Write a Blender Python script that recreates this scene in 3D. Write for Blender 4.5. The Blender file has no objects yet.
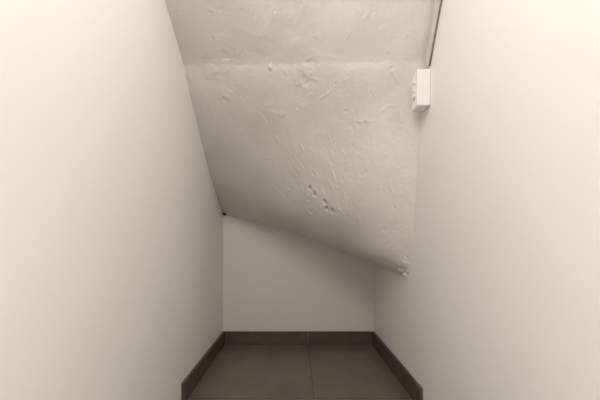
import bpy, bmesh, math, random
from mathutils import Vector, noise, kdtree
random.seed(11)
scn = bpy.context.scene
COL = scn.collection
scn.view_settings.view_transform = 'Standard'

# ------------------------------------------------------------------ dimensions (metres)
F = 340.0                    # focal length in pixels of a 600 px wide frame
XL, XR, YB = -0.445, 0.475, 2.07
CAMZ = 0.634
YN = -0.9                    # where the passage opens to the hall behind
H = 2.55

# ------------------------------------------------------------------ materials
def mat(name, base, rough=0.6, var=0.06, vscale=3.0, bumps=(), spec=0.4):
    m = bpy.data.materials.new(name); m.use_nodes = True
    nt = m.node_tree; b = nt.nodes['Principled BSDF']
    b.inputs['Roughness'].default_value = rough
    b.inputs['Specular IOR Level'].default_value = spec
    tc = nt.nodes.new('ShaderNodeTexCoord')
    n = nt.nodes.new('ShaderNodeTexNoise'); n.inputs['Scale'].default_value = vscale
    n.inputs['Detail'].default_value = 6
    nt.links.new(tc.outputs['Object'], n.inputs['Vector'])
    r = nt.nodes.new('ShaderNodeValToRGB')
    r.color_ramp.elements[0].position = 0.3; r.color_ramp.elements[1].position = 0.7
    r.color_ramp.elements[0].color = tuple(c*(1-var) for c in base[:3])+(1,)
    r.color_ramp.elements[1].color = tuple(min(1, c*(1+var)) for c in base[:3])+(1,)
    nt.links.new(n.outputs['Fac'], r.inputs['Fac'])
    nt.links.new(r.outputs['Color'], b.inputs['Base Color'])
    prev = None
    for sc, st, dist in bumps:
        k = nt.nodes.new('ShaderNodeTexNoise'); k.inputs['Scale'].default_value = sc
        k.inputs['Detail'].default_value = 5
        nt.links.new(tc.outputs['Object'], k.inputs['Vector'])
        bp = nt.nodes.new('ShaderNodeBump'); bp.inputs['Strength'].default_value = st
        bp.inputs['Distance'].default_value = dist
        nt.links.new(k.outputs['Fac'], bp.inputs['Height'])
        if prev: nt.links.new(prev.outputs['Normal'], bp.inputs['Normal'])
        prev = bp
    if prev: nt.links.new(prev.outputs['Normal'], b.inputs['Normal'])
    return m

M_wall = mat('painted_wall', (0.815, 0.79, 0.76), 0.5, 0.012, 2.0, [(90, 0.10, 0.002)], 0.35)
M_wallb = mat('shaded_back_wall', (0.67, 0.636, 0.594), 0.55, 0.012, 2.0, [(90, 0.10, 0.002)], 0.3)  # darker colour carries the dimness of the far end, same wall paint
M_plaster = mat('rough_plaster', (0.640, 0.607, 0.564), 0.38, 0.035, 6.0, [(24, 0.16, 0.006), (75, 0.22, 0.003), (180, 0.22, 0.0015)], 0.45)
def plaster_detail(m):
    """fine trowel ridges and scattered pinholes chained after the noise bumps"""
    nt = m.node_tree; b = nt.nodes['Principled BSDF']
    tc = nt.nodes.new('ShaderNodeTexCoord')
    last = b.inputs['Normal'].links[0].from_node
    rd = nt.nodes.new('ShaderNodeTexNoise'); rd.noise_type = 'RIDGED_MULTIFRACTAL'
    rd.inputs['Scale'].default_value = 5.0; rd.inputs['Detail'].default_value = 6; rd.inputs['Roughness'].default_value = 0.6
    rd.inputs['Distortion'].default_value = 0.5
    nt.links.new(tc.outputs['Object'], rd.inputs['Vector'])
    mr = nt.nodes.new('ShaderNodeMapRange')
    mr.inputs['From Min'].default_value = 0.8; mr.inputs['From Max'].default_value = 1.35
    nt.links.new(rd.outputs['Fac'], mr.inputs['Value'])
    b1 = nt.nodes.new('ShaderNodeBump'); b1.inputs['Strength'].default_value = 0.32; b1.inputs['Distance'].default_value = 0.004
    nt.links.new(mr.outputs['Result'], b1.inputs['Height']); nt.links.new(last.outputs['Normal'], b1.inputs['Normal'])
    vo = nt.nodes.new('ShaderNodeTexVoronoi'); vo.inputs['Scale'].default_value = 20
    nt.links.new(tc.outputs['Object'], vo.inputs['Vector'])
    m2 = nt.nodes.new('ShaderNodeMapRange'); m2.inputs['From Min'].default_value = 0.05; m2.inputs['From Max'].default_value = 0.14
    nt.links.new(vo.outputs['Distance'], m2.inputs['Value'])
    b2 = nt.nodes.new('ShaderNodeBump'); b2.inputs['Strength'].default_value = 0.3; b2.inputs['Distance'].default_value = 0.004
    nt.links.new(m2.outputs['Result'], b2.inputs['Height']); nt.links.new(b1.outputs['Normal'], b2.inputs['Normal'])
    nt.links.new(b2.outputs['Normal'], b.inputs['Normal'])
plaster_detail(M_plaster)
M_tile = mat('floor_tile', (0.128, 0.105, 0.083), 0.38, 0.20, 6.0, [(60, 0.08, 0.002)], 0.45)
M_grout = mat('grout', (0.07, 0.058, 0.047), 0.9, 0.1, 30)
M_base = mat('skirting_tile', (0.076, 0.061, 0.047), 0.5, 0.2, 12.0, [(70, 0.08, 0.002)], 0.4)
M_box = mat('white_plastic_dim', (0.76, 0.74, 0.71), 0.5, 0.01, 5)  # same plastic, front toned down so the side looks better lit
M_boxside = mat('white_plastic_lit', (0.90, 0.885, 0.86), 0.4, 0.01, 5)  # same plastic, lit look of the side put into the colour
M_metal = mat('grey_clip', (0.50, 0.48, 0.45), 0.4, 0.05, 50)
M_cable = mat('dark_cable', (0.22, 0.20, 0.18), 0.5, 0.05, 20)
M_duct = mat('grey_strip', (0.56, 0.535, 0.50), 0.5, 0.05, 20)
M_dark = mat('dark_lump', (0.03, 0.026, 0.022), 0.8, 0.1, 40)

# ------------------------------------------------------------------ mesh helpers
def link(name, bm, mats, parent=None, smooth=False):
    me = bpy.data.meshes.new(name); bm.to_mesh(me); bm.free()
    for m in (mats if isinstance(mats, (list, tuple)) else [mats]): me.materials.append(m)
    if smooth:
        for p in me.polygons: p.use_smooth = True
    o = bpy.data.objects.new(name, me); COL.objects.link(o)
    if parent: o.parent = parent
    return o

def add_box(bm, lo, hi, bev=0.0, seg=2, mi=0):
    t = bmesh.new()
    bmesh.ops.create_cube(t, size=1)
    for v in t.verts:
        v.co = Vector([(lo[i]+hi[i])/2 + v.co[i]*(hi[i]-lo[i]) for i in range(3)])
    if bev: bmesh.ops.bevel(t, geom=t.edges[:], offset=bev, segments=seg, affect='EDGES', profile=0.6)
    for f in t.faces: f.material_index = mi
    tmp = bpy.data.meshes.new('tmp'); t.to_mesh(tmp); t.free()
    bm.from_mesh(tmp); bpy.data.meshes.remove(tmp)

def struct(name, bm, m, smooth=False):
    o = link(name, bm, m, None, smooth); o['kind'] = 'structure'; return o

# ------------------------------------------------------------------ walls
bm = bmesh.new(); add_box(bm, (XL-0.1, YN, -0.05), (XL, YB+0.1, H)); struct('wall_left', bm, M_wall)
bm = bmesh.new(); add_box(bm, (XR, YN, -0.05), (XR+0.1, YB+0.1, H)); struct('wall_right', bm, M_wall)
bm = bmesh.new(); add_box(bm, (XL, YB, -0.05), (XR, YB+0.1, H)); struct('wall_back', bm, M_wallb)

# ------------------------------------------------------------------ floor: grout bed with bevelled tiles
bm = bmesh.new()
add_box(bm, (XL, YN, -0.05), (XR, YB, -0.002), mi=1)
g = 0.0012
ys = [YB, 1.364, 0.66, -0.04, YN]
for a, b in zip(ys[1:], ys[:-1]):
    for x0, x1 in ((XL, 0.073), (0.073, XR)):
        add_box(bm, (x0+g, a+g*2.4, -0.012), (x1-g, b-g*2.4, 0.0), 0.0006, 1, 0)
struct('floor', bm, [M_tile, M_grout])

# ------------------------------------------------------------------ skirting of cut tiles
BH, BT = 0.079, 0.013
def skirting(name, pieces):
    bm = bmesh.new()
    for lo, hi in pieces: add_box(bm, lo, hi, 0.0015, 2)
    struct(name, bm, M_base)
skirting('baseboard_left', [((XL, 1.318, 0), (XL+BT, YB-BT, BH))])
skirting('baseboard_right', [((XR-BT, 1.272, 0), (XR, YB-BT, BH))])
skirting('baseboard_back', [((XL, YB-BT, 0), (0.0725, YB, BH)), ((0.0740, YB-BT, 0), (XR, YB, BH))])

# ------------------------------------------------------------------ winding stair soffit
def lerp(a, b, t): return a+(b-a)*t
def sstep(a, b, x):
    t = max(0, min(1, (x-a)/(b-a))); return t*t*(3-2*t)
def pl(tab, x):
    if x <= tab[0][0]: return tab[0][1]
    for (x0, y0), (x1, y1) in zip(tab[:-1], tab[1:]):
        if x <= x1: return lerp(y0, y1, (x-x0)/(x1-x0))
    return tab[-1][1]
def smooth_pl(tab, x, w):
    return sum(pl(tab, x+w*k/8)*(9-abs(k)) for k in range(-8, 9))/81.0
# outer rail: along the left wall, then along the back wall (q = length from the fold)
L1 = YB-1.351; L2 = XR-XL; LT = L1+L2
zt = [(-0.5, 1.745), (0, 1.325), (0.12, 1.211), (0.25, 1.098), (0.45, 0.952), (L1, 0.788), (L1+0.225, 0.746), (L1+0.469, 0.693), (L1+0.60, 0.647), (L1+0.713, 0.600), (LT, 0.497), (LT+0.4, 0.40)]
def outer(q):
    x, y = (XL-0.004, 1.351+q) if q <= L1 else (XL+(q-L1), YB+0.004)
    return Vector((x, y, smooth_pl(zt, q, 0.15)))
# inner rail: the near vertical newel line on the right wall
zi = [(-0.3, 1.447), (0, 1.267), (0.30, 1.02), (0.75, 0.60), (0.92, 0.49), (1.0, 0.464), (1.3, 0.457)]
yi = sorted([(1.45, 1.19), (1.30, 1.205), (1.267, 1.223), (1.13, 1.288), (0.9, 1.335), (0.6, 1.38), (0.478, 1.425), (0.4, 1.44)])
def inner(t):
    z = smooth_pl(zi, t, 0.08)
    z = lerp(1.267, z, min(1, t/0.08))
    return Vector((XR+0.004, lerp(1.223, smooth_pl(yi, z, 0.05), min(1, t/0.08)), z))
NV, NU, NT = 400, 350, 150
rows = []
for j in range(NT):                       # straight flight above the fold
    t = 1-(1-j/NT)**1.7                   # finer towards the fold
    l = pl([(0, -0.43), (0.875, 1.155), (1, 1.351)], t); lz = pl([(0, 2.46), (0.875, 1.449), (1, 1.325)], t)
    r = pl([(0, -0.43), (0.875, 1.12), (1, 1.223)], t); rz = pl([(0, 2.46), (0.875, 1.425), (1, 1.267)], t)
    a, b = Vector((XL-0.004, l, lz)), Vector((XR+0.004, r, rz))
    rows.append([a.lerp(b, i/NU) for i in range(NU+1)])
for j in range(NV+1):                     # winding part
    t = j/NV
    a, b = outer(LT*t), inner(t**0.9)
    rows.append([a.lerp(b, i/NU) for i in range(NU+1)])
# ease the winding part across its rays so it turns without a crease
N = len(rows)
for it in range(2):
    new = [r[:] for r in rows]
    for i in range(1, NU):
        wmax = 75*sstep(0.0, 0.35, i/NU)
        acc = [Vector((0, 0, 0))]
        for j in range(N): acc.append(acc[-1]+rows[j][i])
        for j in range(NT+1, N-1):
            w = int(min(wmax, j-NT, N-1-j))
            if w > 0: new[j][i] = (acc[j+w+1]-acc[j-w])/(2*w+1)
    rows = new
# round the fold between the two soffits
for it in range(2):
    new = [r[:] for r in rows]
    for j in range(NT-28, NT+24):
        w = int(9*(1-abs(j-NT+2)/30))
        if w > 0:
            for i in range(1, NU):
                new[j][i] = sum((rows[k][i] for k in range(j-w, j+w+1)), Vector((0, 0, 0)))/(2*w+1)
    rows = new
bm = bmesh.new()
V = [[bm.verts.new(p) for p in r] for r in rows]
for j in range(len(V)-1):
    for i in range(NU):
        bm.faces.new((V[j][i], V[j+1][i], V[j+1][i+1], V[j][i+1]))
bm.normal_update()
down = Vector((0, -0.7, -0.7))
TIP = Vector((XR, 1.43, 0.465))
dsp = {}
for j, r in enumerate(V):
    t = max(0, (j-NT)/NV)
    bulge = 0.052*sstep(0.10, 0.55, t)*(1-sstep(0.74, 1.0, t))
    roll = 0.009*math.exp(-((t-0.84)/0.09)**2)
    for i, v in enumerate(r):
        s = i/NU
        n = v.normal.copy()
        if n.dot(down) < 0: n = -n
        p = v.co
        dens = 0.42+0.40*sstep(-0.15, 0.45, noise.noise(p*3.2+Vector((1, 5, 2))))
        d = 0.007*noise.noise(p*3.0) + 0.0042*noise.noise(p*7.0+Vector((3, 1, 7)))
        d += dens*(0.0022*noise.noise(p*14.0) + 0.0011*noise.noise(p*36.0) + 0.0008*noise.noise(p*85.0))
        d += bulge*math.sin(math.pi*s)**0.8
        d += roll*sstep(0.45, 0.8, s)*(1-sstep(0.94, 1.0, s))
        m = rows[j][i]-rows[NT][i]
        kr = m.length*(1 if j >= NT else -1)+0.016*noise.noise(Vector((p.x*5, 7, 3)))+0.007*noise.noise(Vector((p.x*25, 7, 3)))
        if -0.05 < kr < 0.2:             # uneven step where the two soffits meet, fading out downwards
            d += (0.0024+0.0026*noise.noise(Vector((p.x*12, 2, 3))))*sstep(-0.016, 0.010, kr)*(1-sstep(0.015, 0.14, kr))
        e = (p-TIP).length
        if e < 0.11:                     # chipped, lumpy lower corner
            d += 0.013*(1-e/0.11)*(0.1+noise.noise(p*30)+0.7*noise.noise(p*70))
        dsp[v] = n*d
vl = [v for r in V[40:] for v in r]
kd = kdtree.KDTree(len(vl))
for idx, v in enumerate(vl): kd.insert(Vector((v.co.x, v.co.y, 0)), idx)
kd.balance()
marks = []                                # small lumps, drips and pits: x, y, radius, height, stretch
for _ in range(120):
    marks.append((random.uniform(XL, XR), random.uniform(1.0, 2.0), random.uniform(0.0018, 0.0045), random.choice((1, -1, -1))*random.uniform(0.0006, 0.0018), random.uniform(1, 4)))
for _ in range(40):                       # thin scratches and trowel lines
    marks.append((random.uniform(XL, XR), random.uniform(1.05, 1.95), random.uniform(0.002, 0.003), random.choice((1, -1))*random.uniform(0.0007, 0.0016), random.uniform(5, 16)))
for _ in range(24):                       # broader flaked patches
    marks.append((random.gauss(0.10, 0.2), random.uniform(1.25, 1.8), random.uniform(0.008, 0.018), -random.uniform(0.0010, 0.0020), random.uniform(1, 2.2)))
for _ in range(46):                       # rough patch low down in the middle
    marks.append((random.gauss(0.16, 0.12), random.gauss(1.64, 0.08), random.uniform(0.002, 0.0044), random.choice((1, -1, -1))*random.uniform(0.001, 0.0032), random.uniform(1, 4)))
for _ in range(30):
    marks.append((random.gauss(0.24, 0.13), random.gauss(1.40, 0.08), random.uniform(0.002, 0.0038), random.choice((1, -1))*random.uniform(0.0008, 0.0024), random.uniform(1, 4)))
for px, py in ((0.08, 1.60), (0.105, 1.606), (0.155, 1.60), (0.17, 1.612), (0.195, 1.60)):   # little holes
    marks.append((px, py, 0.0058, -0.022, 1))
marks.append((-0.098, 1.305, 0.006, 0.006, 1))
for mx, my, mr, mh, st in marks:
    an = random.uniform(-0.9, 0.9); ca, sa = math.cos(an), math.sin(an)
    for co, idx, dist in kd.find_range(Vector((mx, my, 0)), mr*2.6*st):
        v = vl[idx]
        dx, dy = v.co.x-mx, v.co.y-my
        dx, dy = (dx*ca+dy*sa)/st, dy*ca-dx*sa
        dy += 0.005*noise.noise(v.co*18) if st > 3 else 0
        wob = max(0.15, 1+0.9*noise.noise(v.co*(130 if mr < 0.007 else 55)))
        w = math.exp(-((dx*dx+dy*dy)/(mr*mr)*wob)**(1.4 if mr < 0.007 else 3))
        n = v.normal if v.normal.dot(down) > 0 else -v.normal
        dsp[v] = dsp[v] + n*(mh*w)
for v, d in dsp.items(): v.co += d
for r in V:                               # keep the plaster bedded in the walls
    r[0].co.x = XL-0.006; r[-1].co.x = XR+0.006
struct('ceiling', bm, M_plaster, True)

# ------------------------------------------------------------------ junction box on the right wall
def tag(o, label, cat, group=None):
    o['label'] = label; o['category'] = cat
    if group: o['group'] = group
bx0, bx1, by0, by1, bz0, bz1 = 0.427, XR, 1.197, 1.258, 1.108, 1.238
root = bpy.data.objects.new('junction_box', None); COL.objects.link(root)
root.location = (XR, 1.23, bz0)
tag(root, 'small white plastic electrical box high on the right wall, where the rough plaster soffit begins', 'junction box')
def rel(bm, base):
    bmesh.ops.translate(bm, verts=bm.verts[:], vec=-Vector(base.location)); return bm
bm = bmesh.new(); add_box(bm, (bx0+0.002, by0+0.0145, bz0+0.002), (bx1, by1, bz1-0.002), 0.003, 3)
link('base', rel(bm, root), M_boxside, root)
bm = bmesh.new(); add_box(bm, (bx0, by0, bz0), (bx1, by0+0.0142, bz1), 0.005, 4)
link('cover', rel(bm, root), M_box, root)
for z in (bz0+0.033, bz0+0.062, bz1-0.040):
    bm = bmesh.new()
    add_box(bm, (bx0-0.001, by0+0.024, z), (bx0+0.004, by0+0.046, z+0.010), 0.001, 1)
    link('clip', rel(bm, root), M_metal if z < 1.16 else M_boxside, root)

# ------------------------------------------------------------------ trunking with its cable along the corner
def sweep(bm, pts, hw, hd, rnd):
    """rounded-rectangle section (hw across the corner, hd deep) along a path in a plane of constant x"""
    sec = []
    for cx, cy, a0 in ((hw-rnd, hd-rnd, 0), (-hw+rnd, hd-rnd, 90), (-hw+rnd, -hd+rnd, 180), (hw-rnd, -hd+rnd, 270)):
        for k in range(4):
            a = math.radians(a0+30*k); sec.append((cx+rnd*math.cos(a), cy+rnd*math.sin(a)))
    rings = []
    for k, p in enumerate(pts):
        t = (pts[min(k+1, len(pts)-1)]-pts[max(k-1, 0)]).normalized()
        s = Vector((1, 0, 0)); u = t.cross(s).normalized()
        rings.append([bm.verts.new(p+s*a+u*b) for a, b in sec])
    m = len(sec)
    for a, b in zip(rings[:-1], rings[1:]):
        for i in range(m): bm.faces.new((a[i], a[(i+1) % m], b[(i+1) % m], b[i]))
    bm.faces.new(rings[0]); bm.faces.new(rings[-1][::-1])
    bmesh.ops.recalc_face_normals(bm, faces=bm.faces[:])
def corner_path(x, off):
    return [Vector((x, pl([(0, -0.42), (0.875, 1.12), (1, 1.218)], t)-0.7*off, pl([(0, 2.46), (0.875, 1.425), (1, 1.266)], t)-0.75*off)) for t in [k/24 for k in range(25)]]
duct = bpy.data.objects.new('cable_trunking', None); COL.objects.link(duct)
duct.location = (XR, 1.21, 1.25)
tag(duct, 'narrow grey trunking strip with dark cable, running up the corner above the white box', 'cable trunking')
bm = bmesh.new(); sweep(bm, corner_path(XR-0.0132, 0.018), 0.0062, 0.008, 0.0015)
link('trunking', rel(bm, duct), M_duct, duct)
bm = bmesh.new(); sweep(bm, corner_path(XR-0.0034, 0.022), 0.0032, 0.0032, 0.003)
link('cable', rel(bm, duct), M_cable, duct, True)

# ------------------------------------------------------------------ dark lump in the far left corner
bm = bmesh.new()
bmesh.ops.create_icosphere(bm, subdivisions=3, radius=0.010)
for v in bm.verts:
    v.co *= 1+0.5*noise.noise(v.co*120)
    v.co.z *= 0.7
o = link('corner_lump', bm, M_dark, None, True)
o.location = (XL+0.013, YB-0.013, 0.790)
tag(o, 'tiny dark lump in the far left corner under the low end of the soffit', 'lump')

# ------------------------------------------------------------------ light
LC = (1.0, 0.955, 0.908)
def lamp(name, loc, e, r):
    l = bpy.data.lights.new(name, 'POINT'); l.energy = e; l.color = LC; l.shadow_soft_size = r
    o = bpy.data.objects.new(name, l); o.location = loc; COL.objects.link(o)
lamp('ceiling_lamp', (-0.06, 0.24, 1.79), 30.5, 0.28)
lamp('low_fill', (0.02, -0.06, 0.48), 7.0, 0.18)  # added unseen fill behind the camera, evens out the near walls
w = bpy.data.worlds.new('world'); scn.world = w; w.use_nodes = True
w.node_tree.nodes['Background'].inputs[0].default_value = LC+(1,)
w.node_tree.nodes['Background'].inputs[1].default_value = 0.4

# ------------------------------------------------------------------ camera
c = bpy.data.cameras.new('camera'); c.sensor_width = 36; c.lens = 36*F/600
c.shift_x = 4/600; c.shift_y = 40/600; c.clip_start = 0.01
co = bpy.data.objects.new('camera', c); COL.objects.link(co)
co.location = (0, 0, CAMZ); co.rotation_euler = (math.radians(90), 0, 0)
scn.camera = co
